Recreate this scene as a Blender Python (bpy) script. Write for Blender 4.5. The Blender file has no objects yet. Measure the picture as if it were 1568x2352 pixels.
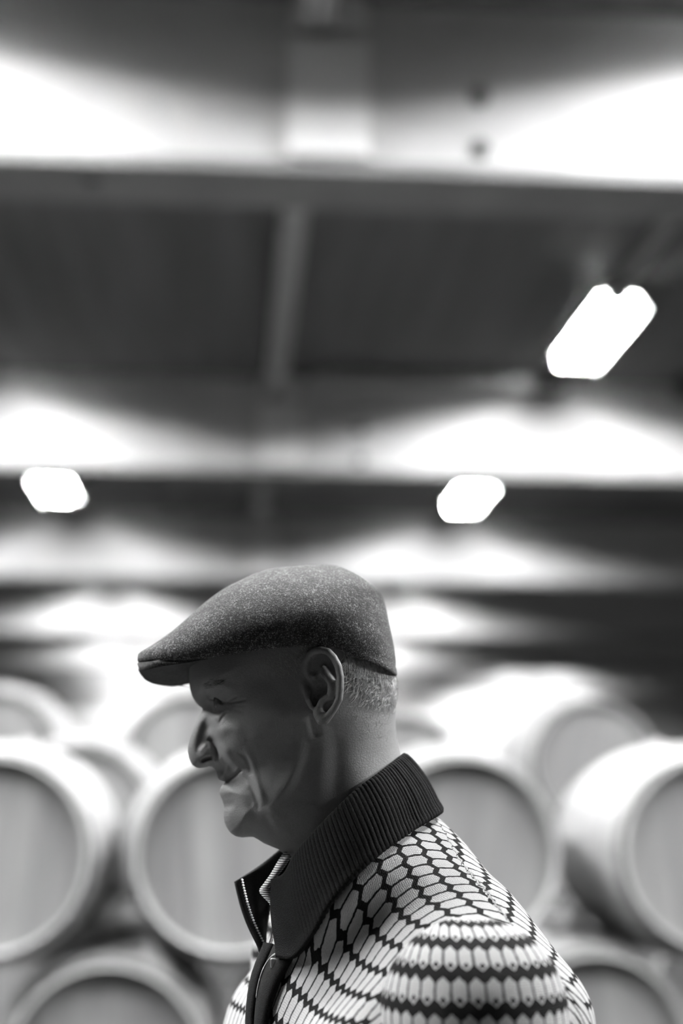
import bpy, math, random
import numpy as np
from mathutils import Vector, Matrix

random.seed(7)
rng = np.random.default_rng(7)
SC = bpy.context.scene
COL = SC.collection

# ------------------------------------------------------------------ camera, world, exposure
IW, IH = 1568, 2352
FPX = 1568 * 50.0 / 24.0
H = 1.70                                   # eye height of the camera
PITCH = math.atan2(674.0, FPX)
YAW = math.atan(264.0 / FPX * math.cos(PITCH))
cam_d = bpy.data.cameras.new('camera')
cam_d.sensor_fit = 'HORIZONTAL'
cam_d.sensor_width = 24.0
cam_d.lens = 50.0
cam_d.clip_start = 0.05
cam_d.clip_end = 200
cam_d.dof.use_dof = True
cam_d.dof.focus_distance = 1.215
cam_d.dof.aperture_fstop = 2.0
cam = bpy.data.objects.new('camera', cam_d)
COL.objects.link(cam)
cam.location = (0, 0, H)
cam.rotation_euler = (math.pi / 2 + PITCH, 0, -YAW)
SC.camera = cam

LAMP_POWER = 900.0
world = bpy.data.worlds.new('world')
SC.world = world
world.use_nodes = True
world.node_tree.nodes['Background'].inputs[0].default_value = (0.02, 0.02, 0.02, 1)
world.node_tree.nodes['Background'].inputs[1].default_value = 1.0
SC.view_settings.view_transform = 'Standard'
SC.view_settings.look = 'None'
SC.view_settings.gamma = 1.0
SC.view_settings.use_curve_mapping = False
SC.view_settings.exposure = 0.0

R_CAM = cam.rotation_euler.to_matrix()


def ray(u, v):
    d = Vector(((u - IW / 2) / FPX, -(v - IH / 2) / FPX, -1.0))
    return R_CAM @ d


def at_depth(u, v, Y):
    d = ray(u, v)
    k = Y / d.y
    return Vector((d.x * k, Y, H + d.z * k))


# the man's own frame: x to his back, y away from the camera, z up
MAN_YAW = math.radians(2.7)
_d = ray(680, 1850)
_dh = Vector((_d.x, _d.y, 0)).normalized()
MAN_O = _dh * 1.309
MAN_M = Matrix.Rotation(-MAN_YAW, 3, 'Z')
MAN_MI = MAN_M.inverted()
_CO = MAN_MI @ (Vector((0, 0, 0)) - MAN_O)


def L(u, v, y=0.0):
    """point of the man's frame seen at pixel (u, v) in the plane y (z is relative to eye height)"""
    d = MAN_MI @ ray(u, v)
    k = (y - _CO.y) / d.y
    return np.array((_CO.x + d.x * k, y, d.z * k))


# ------------------------------------------------------------------ helpers
def tag(o, label=None, cat=None, group=None, kind=None):
    if label: o['label'] = label
    if cat: o['category'] = cat
    if group: o['group'] = group
    if kind: o['kind'] = kind
    return o


def mesh_obj(name, verts, faces, mat, parent=None, smooth=True):
    me = bpy.data.meshes.new(name)
    me.from_pydata([tuple(map(float, v)) for v in verts] if not isinstance(verts, np.ndarray) else verts.tolist(),
                   [], faces if isinstance(faces, list) else faces.tolist())
    me.update()
    if smooth:
        me.polygons.foreach_set('use_smooth', np.ones(len(me.polygons), dtype=bool))
    me.materials.append(mat)
    o = bpy.data.objects.new(name, me)
    COL.objects.link(o)
    if parent: o.parent = parent
    return o


def empty(name, loc=(0, 0, 0), rz=0.0):
    o = bpy.data.objects.new(name, None)
    COL.objects.link(o)
    o.location = loc
    o.rotation_euler = (0, 0, rz)
    o.empty_display_size = 0.1
    return o


def box_data(x0, x1, y0, y1, z0, z1):
    v = [(x0, y0, z0), (x1, y0, z0), (x1, y1, z0), (x0, y1, z0), (x0, y0, z1), (x1, y0, z1), (x1, y1, z1), (x0, y1, z1)]
    f = [(0, 3, 2, 1), (4, 5, 6, 7), (0, 1, 5, 4), (1, 2, 6, 5), (2, 3, 7, 6), (3, 0, 4, 7)]
    return v, f


def box(name, x0, x1, y0, y1, z0, z1, mat, parent=None, bevel=0.0):
    v, f = box_data(x0, x1, y0, y1, z0, z1)
    o = mesh_obj(name, v, f, mat, parent, smooth=False)
    if bevel:
        m = o.modifiers.new('b', 'BEVEL'); m.width = bevel; m.segments = 2
    return o


def catmull(pts, n):
    P = np.array(pts, float)
    P = np.vstack([2 * P[0] - P[1], P, 2 * P[-1] - P[-2]])
    m = len(P) - 3
    t = np.linspace(0, m - 1e-9, n)
    i = t.astype(int)
    s = (t - i)[:, None]
    p0, p1, p2, p3 = P[i], P[i + 1], P[i + 2], P[i + 3]
    return 0.5 * (2 * p1 + (p2 - p0) * s + (2 * p0 - 5 * p1 + 4 * p2 - p3) * s ** 2 + (3 * p1 - p0 - 3 * p2 + p3) * s ** 3)


def tube_data(pts, rad, sides=8, cap=True):
    P = np.array(pts, float)
    n = len(P)
    r = np.broadcast_to(np.array(rad, float), (n,))
    T = np.gradient(P, axis=0)
    T /= np.linalg.norm(T, axis=1)[:, None] + 1e-12
    ref = np.array((0.31, 0.17, 0.93))
    V, F = [], []
    for i in range(n):
        a = np.cross(T[i], ref); a /= np.linalg.norm(a) + 1e-12
        b = np.cross(T[i], a)
        for k in range(sides):
            w = 2 * math.pi * k / sides
            V.append(P[i] + r[i] * (math.cos(w) * a + math.sin(w) * b))
    for i in range(n - 1):
        for k in range(sides):
            q = (k + 1) % sides
            F.append((i * sides + k, i * sides + q, (i + 1) * sides + q, (i + 1) * sides + k))
    if cap:
        F.append(tuple(range(sides - 1, -1, -1)))
        F.append(tuple((n - 1) * sides + k for k in range(sides)))
    return V, F


def tube(name, pts, rad, mat, parent=None, sides=8):
    v, f = tube_data(pts, rad, sides)
    return mesh_obj(name, v, f, mat, parent)


def surface_nets(Fd, origin, h):
    """vertices and quads of the zero level of a sampled field (negative inside)"""
    Fd = np.ascontiguousarray(Fd, dtype=np.float32)
    nx, ny, nz = Fd.shape
    ins = Fd < 0
    cnt = np.zeros((nx - 1, ny - 1, nz - 1), np.int8)
    offs = [(i, j, k) for i in (0, 1) for j in (0, 1) for k in (0, 1)]
    for (i, j, k) in offs:
        cnt += ins[i:nx - 1 + i, j:ny - 1 + j, k:nz - 1 + k]
    act = (cnt > 0) & (cnt < 8)
    ci, cj, ck = np.nonzero(act)
    N = len(ci)
    val = {}
    for o in offs:
        val[o] = Fd[ci + o[0], cj + o[1], ck + o[2]]
    acc = np.zeros((N, 3)); num = np.zeros(N)
    for a in offs:
        for ax in range(3):
            if a[ax] == 1: continue
            b = list(a); b[ax] = 1; b = tuple(b)
            va, vb = val[a], val[b]
            m = (va < 0) != (vb < 0)
            t = np.where(m, va / np.where(m, va - vb, 1), 0)
            p = np.zeros((N, 3)); p[:] = a
            p[:, ax] = t
            acc[m] += p[m]; num[m] += 1
    V = np.stack([ci, cj, ck], 1) + acc / num[:, None]
    idx = -np.ones(cnt.shape, np.int64)
    idx[ci, cj, ck] = np.arange(N)
    Q = []
    for ax in range(3):
        o1, o2 = [(1, 2), (2, 0), (0, 1)][ax]
        sl0 = [slice(1, -1)] * 3; sl1 = [slice(1, -1)] * 3
        sl0[ax] = slice(0, -1); sl1[ax] = slice(1, None)
        A = ins[tuple(sl0)]; B = ins[tuple(sl1)]
        m = A != B
        e = np.array(np.nonzero(m)).T
        up = A[m]
        g = e.copy()
        for x in range(3):
            if x != ax: g[:, x] += 1
        def cell(d1, d2):
            q = g.copy(); q[:, o1] -= d1; q[:, o2] -= d2
            return idx[q[:, 0], q[:, 1], q[:, 2]]
        q = np.stack([cell(1, 1), cell(0, 1), cell(0, 0), cell(1, 0)], 1)
        q[~up] = q[~up][:, ::-1]
        Q.append(q)
    Q = np.vstack(Q)
    Q = Q[(Q >= 0).all(1)]
    return V * h + np.array(origin), Q


def smin(a, b, k):
    h = np.clip(0.5 + 0.5 * (b - a) / k, 0, 1)
    return b + (a - b) * h - k * h * (1 - h)


def sd_ell(P, c, r):
    q = (P - np.array(c)) / np.array(r)
    k0 = np.linalg.norm(q, axis=-1)
    k1 = np.linalg.norm(q / np.array(r), axis=-1)
    return k0 * (k0 - 1) / (k1 + 1e-9)


def sd_cone(P, a, b, ra, rb):
    a = np.array(a, float); b = np.array(b, float)
    pa = P - a; ba = b - a
    t = np.clip((pa @ ba) / (ba @ ba), 0, 1)
    return np.linalg.norm(pa - t[..., None] * ba, axis=-1) - (ra + (rb - ra) * t)


def grid_pts(lo, hi, h):
    ax = [np.arange(lo[i], hi[i] + h, h) for i in range(3)]
    G = np.stack(np.meshgrid(*ax, indexing='ij'), -1)
    return G


# ------------------------------------------------------------------ materials
class NT:
    def __init__(s, name, rough=0.6, base=0.5, metal=0.0, spec=0.3):
        s.m = bpy.data.materials.new(name)
        s.m.use_nodes = True
        s.t = s.m.node_tree
        s.n = s.t.nodes
        s.b = s.n['Principled BSDF']
        s.b.inputs['Base Color'].default_value = (base, base, base, 1)
        s.b.inputs['Roughness'].default_value = rough
        s.b.inputs['Metallic'].default_value = metal
        s.b.inputs['Specular IOR Level'].default_value = spec

    def new(s, typ, **kw):
        n = s.n.new(typ)
        for k, v in kw.items(): setattr(n, k, v)
        return n

    def link(s, a, b): s.t.links.new(a, b)

    def math(s, op, a, b=None, c=None, clamp=False):
        n = s.new('ShaderNodeMath', operation=op)
        n.use_clamp = clamp
        for i, x in enumerate((a, b, c)):
            if x is None: continue
            if isinstance(x, (int, float)): n.inputs[i].default_value = x
            else: s.link(x, n.inputs[i])
        return n.outputs[0]

    def noise(s, scale, detail=3, vec=None, rough=0.5, dist=0.0):
        n = s.new('ShaderNodeTexNoise')
        n.inputs['Scale'].default_value = scale
        n.inputs['Detail'].default_value = detail
        n.inputs['Roughness'].default_value = rough
        n.inputs['Distortion'].default_value = dist
        if vec is None: vec = s.coord()
        s.link(vec, n.inputs['Vector'])
        return n.outputs['Fac']

    def coord(s, which='Object', scale=None):
        c = s.new('ShaderNodeTexCoord').outputs[which]
        if scale:
            m = s.new('ShaderNodeMapping')
            m.inputs['Scale'].default_value = scale
            s.link(c, m.inputs['Vector'])
            return m.outputs[0]
        return c

    def ramp(s, fac, stops):
        r = s.new('ShaderNodeValToRGB')
        e = r.color_ramp.elements
        while len(e) < len(stops): e.new(0.5)
        for k, (p, g) in enumerate(stops):
            e[k].position = p; e[k].color = (g, g, g, 1)
        s.link(fac, r.inputs[0])
        return r.outputs[0]

    def color(s, out): s.link(out, s.b.inputs['Base Color'])

    def bump(s, out, strength=0.3, dist=0.002):
        n = s.new('ShaderNodeBump')
        n.inputs['Strength'].default_value = strength
        n.inputs['Distance'].default_value = dist
        s.link(out, n.inputs['Height'])
        s.link(n.outputs[0], s.b.inputs['Normal'])


def mat_simple(name, lo, hi, scale, rough=0.7, bump=0.2, bdist=0.002, metal=0.0, spec=0.3, stretch=None):
    t = NT(name, rough, metal=metal, spec=spec)
    nz = t.noise(scale, 4, t.coord('Object', stretch) if stretch else None)
    t.color(t.ramp(nz, [(0.3, lo), (0.7, hi)]))
    if bump: t.bump(nz, bump, bdist)
    return t.m


M = {}
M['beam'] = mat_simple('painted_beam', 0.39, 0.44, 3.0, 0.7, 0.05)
M['flange'] = mat_simple('shaded_flange', 0.15, 0.2, 3.0, 0.7, 0.05)  # shade on the beam underside, put into the flange colour
M['ceiling'] = mat_simple('ceiling_boards', 0.09, 0.13, 1.2, 0.85, 0.1, 0.004, stretch=(6, 0.4, 1))
M['wall'] = mat_simple('plaster_wall', 0.52, 0.6, 0.8, 0.9, 0.1)
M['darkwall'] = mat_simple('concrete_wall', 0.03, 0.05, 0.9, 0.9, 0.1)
M['floor'] = mat_simple('concrete_floor', 0.04, 0.07, 0.7, 0.75, 0.1)
M['steel'] = mat_simple('dark_steel', 0.05, 0.08, 20, 0.5, 0.05, metal=0.5)
M['fixture'] = mat_simple('white_enamel', 0.55, 0.6, 4, 0.5, 0.0)
M['conduit'] = mat_simple('grey_conduit', 0.30, 0.35, 6, 0.6, 0.0)
M['hoop'] = mat_simple('galvanised_hoop', 0.3, 0.42, 14, 0.5, 0.1, metal=0.3)
M['end_hoop'] = mat_simple('shaded_end_hoop', 0.06, 0.10, 14, 0.55, 0.1, metal=0.3)  # end hoops darkened in colour to stand in for shade round the heads
M['chock'] = mat_simple('chock_wood', 0.36, 0.46, 12, 0.8, 0.2, stretch=(1, 8, 8))


def mat_wood(name, lo, hi, stretch, scale=3.0):
    t = NT(name, 0.62, spec=0.25)
    nz = t.noise(scale, 5, t.coord('Object', stretch), 0.6, 0.3)
    info = t.new('ShaderNodeObjectInfo')
    f = t.math('ADD', t.math('MULTIPLY', nz, 0.7), t.math('MULTIPLY', info.outputs['Random'], 0.3))
    t.color(t.ramp(f, [(0.25, lo), (0.75, hi)]))
    t.bump(nz, 0.25, 0.002)
    return t.m


M['oak_head'] = mat_wood('oak_head_boards', 0.13, 0.23, (9, 2, 0.8))
M['oak_stave'] = mat_wood('oak_staves', 0.29, 0.42, (7, 0.6, 7))


def mat_emit(name, power):
    t = NT(name)
    e = t.new('ShaderNodeEmission')
    e.inputs['Strength'].default_value = power
    e.inputs['Color'].default_value = (1, 1, 1, 1)
    t.link(e.outputs[0], t.n['Material Output'].inputs['Surface'])
    return t.m


M['tube'] = mat_emit('fluorescent_tube', LAMP_POWER)

# ------------------------------------------------------------------ the hall
ZB = H + 2.34          # underside of the beams
ZC = H + 3.06          # ceiling
XL, XR, YB, YF = -7.5, 12.0, -6.0, 35.0
BEAM_Y = [5.0, 10.0, 15.0, 20.0, 25.0, 30.0]

tag(box('floor', XL, XR, YB, YF, -0.2, 0.0, M['floor']), kind='structure')
tag(box('ceiling', XL, XR, YB, YF, ZC, ZC + 0.2, M['ceiling']), kind='structure')
tag(box('wall_back', XL, XR, YF, YF + 0.2, -0.2, ZC + 0.2, M['wall']), kind='structure')
tag(box('wall_left', XL - 0.2, XL, YB, YF, -0.2, ZC + 0.2, M['darkwall']), kind='structure')
tag(box('wall_right', XR, XR + 0.2, YB, YF, -0.2, ZC + 0.2, M['darkwall']), kind='structure')
tag(box('wall_front', XL, XR, YB - 0.2, YB, -0.2, ZC + 0.2, M['darkwall']), kind='structure')

ordinal = ['first', 'second', 'third', 'fourth', 'fifth', 'last']


def bolt(parent, p, axis, r=0.022):
    a = np.array(axis, float)
    p = np.array(p, float)
    return tube('bolt', [p, p + a * 0.012, p + a * 0.02], [r, r, r * 0.6], M['steel'], parent, 6)


for i, y in enumerate(BEAM_Y):
    r = empty('ceiling_beam', (0, y, 0))
    tag(r, kind='structure')
    r.name = 'trim_%d' % (i + 1)
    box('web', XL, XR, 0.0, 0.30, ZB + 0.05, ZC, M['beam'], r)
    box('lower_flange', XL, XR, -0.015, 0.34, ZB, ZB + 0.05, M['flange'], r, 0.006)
    box('splice_plate', 0.19, 0.50, -0.055, 0.0, ZB + 0.05, ZC - 0.19, M['fixture'], r, 0.006)
    box('splice_plate', 0.20, 0.49, -0.055, 0.0, ZC - 0.13, ZC, M['fixture'], r, 0.006)
    if i < 2:
        for bx_, bz in ((0.93, ZB + 0.12), (0.93, ZB + 0.34), (-2.6, ZB + 0.12), (-2.6, ZB + 0.34)):
            bolt(r, (bx_, 0, bz), (0, -1, 0), 0.04)
        for bx_ in (-0.55, -1.05, 1.9):
            bolt(r, (bx_, 0.12, ZB), (0, 0, -1), 0.03)

# purlin along the hall above the man, in lengths between the beams
prev = 0.0
for i, y in enumerate(BEAM_Y):
    y0 = prev + (0.34 if i else 0.0)
    p = box('roof_purlin', 0.235, 0.365, y0 + 0.02, y - 0.01, ZC - 0.14, ZC - 0.001, M['conduit'], None, 0.006)
    tag(p, ['pale purlin overhead in front of the first ceiling beam', 'pale purlin between the first and second ceiling beams',
            'pale purlin between the second and third ceiling beams', 'pale purlin between the third and fourth ceiling beams',
            'pale purlin between the fourth and fifth ceiling beams', 'pale purlin between the two farthest ceiling beams'][i],
        'purlin', 'purlins along the hall')
    prev = y

# cable tray on the ceiling before the second beam
ct = empty('cable_tray', (0, 9.72, 0))
tag(ct, 'pale flat cable tray along the top of the second ceiling beam', 'cable tray')
box('tray', 0.55, 2.15, -0.06, 0.06, ZC - 0.14, ZC - 0.05, M['conduit'], ct, 0.004)
box('bracket', 0.62, 0.66, -0.03, 0.03, ZC - 0.05, ZC, M['steel'], ct)
box('bracket', 2.02, 2.06, -0.03, 0.03, ZC - 0.05, ZC, M['steel'], ct)
jb = empty('junction_box', (0, 9.72, 0))
tag(jb, 'dark junction box on the ceiling beside the biggest tube light', 'junction box', 'junction boxes')
box('body', 2.2, 2.38, -0.10, 0.1, ZC - 0.17, ZC - 0.001, M['steel'], jb, 0.01)
box('lid', 2.215, 2.365, -0.108, -0.10, ZC - 0.155, ZC - 0.02, M['steel'], jb, 0.004)
jb = empty('junction_box', (0, 9.72, 0))
tag(jb, 'dark junction box at the edge of the view beyond the biggest tube light', 'junction box', 'junction boxes')
box('body', 3.22, 3.45, -0.10, 0.1, ZC - 0.17, ZC - 0.001, M['steel'], jb, 0.01)
box('lid', 3.24, 3.43, -0.108, -0.10, ZC - 0.155, ZC - 0.02, M['steel'], jb, 0.004)


def tube_light(x, y, label, group='tube lights under the ceiling'):
    r = empty('tube_light', (x, y, 0))
    tag(r, label, 'light', group)
    zt = ZC - 0.10
    box('housing', -0.10, 0.10, -0.62, 0.62, ZC - 0.065, ZC - 0.012, M['fixture'], r, 0.006)
    for s in (-1, 1):
        a = math.radians(28)
        # sloping reflector wing
        v = [(s * 0.10, -0.62, ZC - 0.062), (s * 0.165, -0.62, ZC - 0.150), (s * 0.165, 0.62, ZC - 0.150), (s * 0.10, 0.62, ZC - 0.062)]
        v += [(q[0] + s * 0.006, q[1], q[2] + 0.004) for q in v]
        f = [(0, 1, 2, 3), (7, 6, 5, 4), (0, 4, 5, 1), (1, 5, 6, 2), (2, 6, 7, 3), (3, 7, 4, 0)]
        mesh_obj('reflector', v, f, M['fixture'], r, False)
        t = tube('tube', [(s * 0.055, -0.585, zt), (s * 0.055, 0.585, zt)], 0.016, M['tube'], r, 8)
    for s in (-1, 1):
        box('end_cap', -0.08, 0.08, s * 0.6 - 0.012, s * 0.6 + 0.012, ZC - 0.125, ZC - 0.065, M['fixture'], r, 0.004)
    return r


ROW_R, ROW_L, ROW_F = 2.29, -1.66, 6.5
LAMP_Y = [3.65, 8.55, 13.42, 18.6, 23.6, 28.6, 33.6]
lab_r = ['twin tube light overhead before the first beam, over the shoulder side', 'biggest glowing tube light, hanging before the second beam',
         'glowing tube light before the third beam, above the back of the cap', 'tube light hidden behind the crown of the cap, fourth of its row',
         'tube light hidden behind the cap, fifth of its row', 'tube light hidden behind the cap, sixth of its row', 'tube light by the end wall behind the cap']
lab_l = ['twin tube light overhead before the first beam, over the face side', 'tube light at the edge of view glowing beside the second beam',
         'small glowing tube light in the upper corner above the leftmost barrels', 'far tube light before the fourth beam, above the cap peak side',
         'far tube light before the fifth beam, beyond the cap peak', 'far tube light before the last beam, beyond the cap peak', 'tube light by the end wall beyond the cap peak']
for k, y in enumerate(LAMP_Y):
    tube_light(ROW_R, y, lab_r[k])
    tube_light(ROW_L - (0.16 if k == 1 else 0.0), y - (0.2 if k == 2 else 0.0), lab_l[k])
tube_light(ROW_R, 2.0, 'twin tube light overhead beside the man, over the shoulder side')
tube_light(ROW_L, 2.0, 'twin tube light overhead beside the man, over the face side')
tube_light(-4.9, 2.3, 'added unseen twin tube light overhead near the side wall that the man faces')  # added lamp out of view, lights the face from the front
tube_light(-4.9, 3.65, 'added unseen twin tube light overhead near the side wall that the man faces, nearer the barrels')  # second added lamp out of view, strengthens the light on the cheek
tube_light(5.6, 0.3, 'added unseen twin tube light overhead far behind the back of the man')  # added lamp out of view, brightens neck and ear
tube_light(5.6, 2.3, 'added unseen twin tube light overhead far behind the back of the man, nearer the barrels')  # second added lamp out of view, brightens nape and back hair
tube_light(ROW_F, 28.6, 'far tube light before the last beam, right of the man')
tube_light(ROW_F, 33.6, 'tube light by the end wall, right of the man')

# conduit feeding each row
for x, n in ((ROW_R, 'shoulder'), (ROW_L, 'face')):
    for k in range(len(BEAM_Y)):
        y0 = (BEAM_Y[k - 1] + 0.35) if k else 2.65
        y1 = BEAM_Y[k] - 0.02
        ly = LAMP_Y[k]
        c = box('light_trunking', x - 0.03, x + 0.03, y0, ly - 0.86, ZC - 0.06, ZC - 0.001, M['conduit'], None, 0.004)
        tag(c, 'pale trunking feeding the %s tube light of the row on the %s side' % (ordinal[k], n), 'trunking', 'trunking along the light rows')

# ------------------------------------------------------------------ barrels
BL, BR, BM = 0.95, 0.286, 0.345      # length, end radius, bilge radius
RIN = 0.277


def barrel_body_data(nst=28, per=4, nl=20):
    V, F = [], []
    na = nst * per
    ys = np.linspace(0, BL, nl + 1)

    def rad(y):
        t = (y / BL - 0.5) * 2
        return BM - (BM - BR) * abs(t) ** 1.9

    def ring(y, r, groove):
        for k in range(na):
            w = 2 * math.pi * k / na
            rr = r - (0.0022 if (groove and k % per == 0) else 0)
            V.append((rr * math.cos(w), y, rr * math.sin(w)))
    rings = []
    # inside of front chime, front face, outside, rear face, inside rear
    prof = [(0.062, RIN - 0.002, 0), (0.0, RIN, 0)] + [(float(y), float(rad(y)), 1) for y in ys] + [(BL, RIN, 0), (BL - 0.062, RIN - 0.002, 0)]
    for (y, r, g) in prof: ring(y, r, g)
    n = len(prof)
    for i in range(n - 1):
        for k in range(na):
            q = (k + 1) % na
            F.append((i * na + k, (i + 1) * na + k, (i + 1) * na + q, i * na + q))
    return V, F


def hoop_data(y0, y1, n=56):
    def rad(y):
        t = (y / BL - 0.5) * 2
        return BM - (BM - BR) * abs(t) ** 1.9 + 0.0012
    prof = [(y0, rad(y0)), (y0, rad(y0) + 0.003), (y1, rad(y1) + 0.003), (y1, rad(y1))]
    V, F = [], []
    for (y, r) in prof:
        for k in range(n):
            w = 2 * math.pi * k / n
            V.append((r * math.cos(w), y, r * math.sin(w)))
    for i in range(4):
        j = (i + 1) % 4
        for k in range(n):
            q = (k + 1) % n
            F.append((i * n + k, j * n + k, j * n + q, i * n + q))
    return V, F


def head_board_data(x0, x1, y, th, R):
    """one board of a round barrel head, between the chords x0 and x1"""
    n = 8
    xs = np.linspace(x0 + 0.0012, x1 - 0.0012, n)
    V, F = [], []
    for yy in (y, y + th):
        for x in xs:
            z = math.sqrt(max(R * R - x * x, 1e-6))
            V += [(x, yy, -z), (x, yy, z)]
    m = 2 * n
    for i in range(n - 1):
        a, b, c, d = 2 * i, 2 * i + 2, 2 * i + 3, 2 * i + 1
        F.append((a, b, c, d))
        F.append((m + d, m + c, m + b, m + a))
        F.append((a, m + a, m + b, b))
        F.append((d, c, m + c, m + d))
    F.append((0, 1, m + 1, m))
    F.append((2 * n - 2, m + 2 * n - 2, m + 2 * n - 1, 2 * n - 1))
    return V, F


def make_barrel():
    r = empty('oak_barrel')
    v, f = barrel_body_data()
    b = mesh_obj('stave_body', v, f, M['oak_stave'], r)
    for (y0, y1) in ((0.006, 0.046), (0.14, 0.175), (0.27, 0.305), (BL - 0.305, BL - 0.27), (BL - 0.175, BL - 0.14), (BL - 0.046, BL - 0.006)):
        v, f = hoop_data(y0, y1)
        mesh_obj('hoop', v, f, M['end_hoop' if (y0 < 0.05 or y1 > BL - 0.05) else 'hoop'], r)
    R = RIN - 0.002
    cuts = [-R, -0.205, -0.12, -0.035, 0.05, 0.125, 0.2, R]
    for (ya, th) in ((0.044, 0.016), (BL - 0.06, 0.016)):
        for k in range(len(cuts) - 1):
            v, f = head_board_data(cuts[k], cuts[k + 1], ya, th, R)
            o = mesh_obj('head_board', v, f, M['oak_head'], r, False)
    bung = tube('bung', [(0, BL / 2, BM - 0.006), (0, BL / 2, BM + 0.012)], 0.028, M['chock'], r, 10)
    return r


barrel0 = make_barrel()
_used = [False]


def place_barrel(p, label, roll=0.0, group='oak barrels in the stack'):
    if not _used[0]:
        r = barrel0; _used[0] = True
    else:
        r = barrel0.copy(); COL.objects.link(r)
        for ch in list(barrel0.children):
            c = ch.copy(); COL.objects.link(c); c.parent = r
    r.location = p
    r.rotation_euler = (0, roll, 0)
    tag(r, label, 'barrel', group)
    return r


def pix_barrel(u, v, Y, label, roll=0.0):
    p = at_depth(u, v, Y)
    return place_barrel(p, label, roll), p


YF1, YF2, YF3 = 4.33, 5.42, 6.50
front = [(-25, 1959, 'big barrel cut off by the edge below the left tube light'), (532, 1966, 'barrel directly behind the chin and open collar'),
         (1068, 1968, 'barrel directly behind the nape and knitted shoulder'), (1645, 1965, 'barrel with bright white side at the far edge beyond the shoulder')]
fp = []
zrow = at_depth(532, 1964, YF1).z
for k, (u, v, lab) in enumerate(front):
    p = at_depth(u, v, YF1); p.z = zrow
    fp.append(p); place_barrel(p, lab, (0.1, -0.06, 0.14, -0.1)[k])
low = []
for k, (a, b) in enumerate(((0, 1), (1, 2), (2, 3))):
    dx = (fp[b].x - fp[a].x) / 2
    dz = math.sqrt(max(0.6925 ** 2 - dx * dx, 0.30))
    p = Vector(((fp[a].x + fp[b].x) / 2, YF1, zrow - dz))
    low.append(p)
    place_barrel(p, ['lower barrel in the gap beneath the barrel behind the chin', 'lower barrel hidden behind the knitted chest',
                     'lower barrel beside the knitted sleeve, bottom corner'][k], (0.05, 0.2, -0.12)[k])
# lowest tier on the floor
for k in range(4):
    p = Vector((fp[k].x, YF1, BM + 0.002))
    place_barrel(p, 'oak barrel of the floor tier below the frame', 0.3 * k, 'floor tier barrels')
upper = [(172, 1890, YF2, 'shadowed barrel glimpsed between the two front barrels beside the face'),
         (-20, 1737, YF3, 'rear upper barrel peeking at the edge above the big cut-off barrel'),
         (434, 1745, YF3, 'rear upper barrel in front of the nose'),
         (925, 1790, YF3, 'rear upper barrel just behind the nape'),
         (1370, 1755, YF3, 'rear upper barrel with dark rim above the white-sided barrel')]
for k, (u, v, Y, lab) in enumerate(upper):
    b, p = pix_barrel(u, v, Y, lab, 0.11 * k - 0.2)
    # what carries it: barrels below it in the same rank, on timber bearers
    z = p.z
    n = 2
    gap = (z - (BM + 0.002)) / n
    if gap < 0.70:
        n, gap = 1, z - (BM + 0.002)
    for q in range(1, n + 1):
        place_barrel((p.x, Y, z - gap * q), 'oak barrel of the lower tiers behind the front stack', 0.2 * q, 'hidden lower barrels')
    for q in range(n):
        zz = z - gap * q - BM
        th = gap - 2 * BM
        if th > 0.02:
            for yy in (0.2, 0.7):
                s = box('stack_bearer', p.x - 0.3, p.x + 0.3, Y + yy, Y + yy + 0.09, zz - th + 0.0, zz, M['chock'], None, 0.004)
                tag(s, 'timber bearer between two barrel tiers behind the front stack', 'bearer', 'timber bearers')


# wooden chocks lying in the gaps of the front stack
def chock(p, lab, s=1.0):
    x, y, z = p
    V = [(-0.05 * s, 0, -0.025 * s), (0.06 * s, 0, -0.025 * s), (0.06 * s, 0, 0.02 * s), (-0.05 * s, 0, 0.0)]
    V += [(a, 0.16, c) for (a, b, c) in V]
    f = [(0, 1, 2, 3), (7, 6, 5, 4), (0, 4, 5, 1), (1, 5, 6, 2), (2, 6, 7, 3), (3, 7, 4, 0)]
    o = mesh_obj('wooden_chock', V, f, M['chock'], None, False)
    o.location = p
    tag(o, lab, 'chock', 'wooden chocks in the stack')
    return o


c1 = chock(low[0] + Vector((-0.03, 0.24, 0.369)), 'pale wooden chock in the gap above the lower barrel by the face side', 0.8)
c2 = chock(low[2] + Vector((-0.02, 0.24, 0.372)), 'pale wooden chock in the gap above the lower barrel by the sleeve', 0.9)
# ------------------------------------------------------------------ the man
man = empty('person', (MAN_O.x, MAN_O.y, 0), -MAN_YAW)
tag(man, 'man in tweed flat cap and patterned zip-neck sweater, smiling in profile', 'person')


def up(V):
    V = np.array(V, float).reshape(-1, 3).copy()
    V[:, 2] += H
    return V


# ---- skin
def mat_skin():
    t = NT('skin', 0.48, spec=0.35)
    n1 = t.noise(22, 4)
    n2 = t.noise(700, 2)
    n3 = t.noise(2200, 2)
    f = t.math('ADD', t.math('MULTIPLY', n1, 0.6), t.math('MULTIPLY', n2, 0.4))
    t.color(t.ramp(f, [(0.3, 0.19), (0.7, 0.27)]))
    t.bump(t.math('ADD', t.math('MULTIPLY', n2, 0.6), t.math('MULTIPLY', n3, 0.5)), 0.5, 0.0009)
    t.b.inputs['Subsurface Weight'].default_value = 0.0
    return t.m


M['skin'] = mat_skin()

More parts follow.
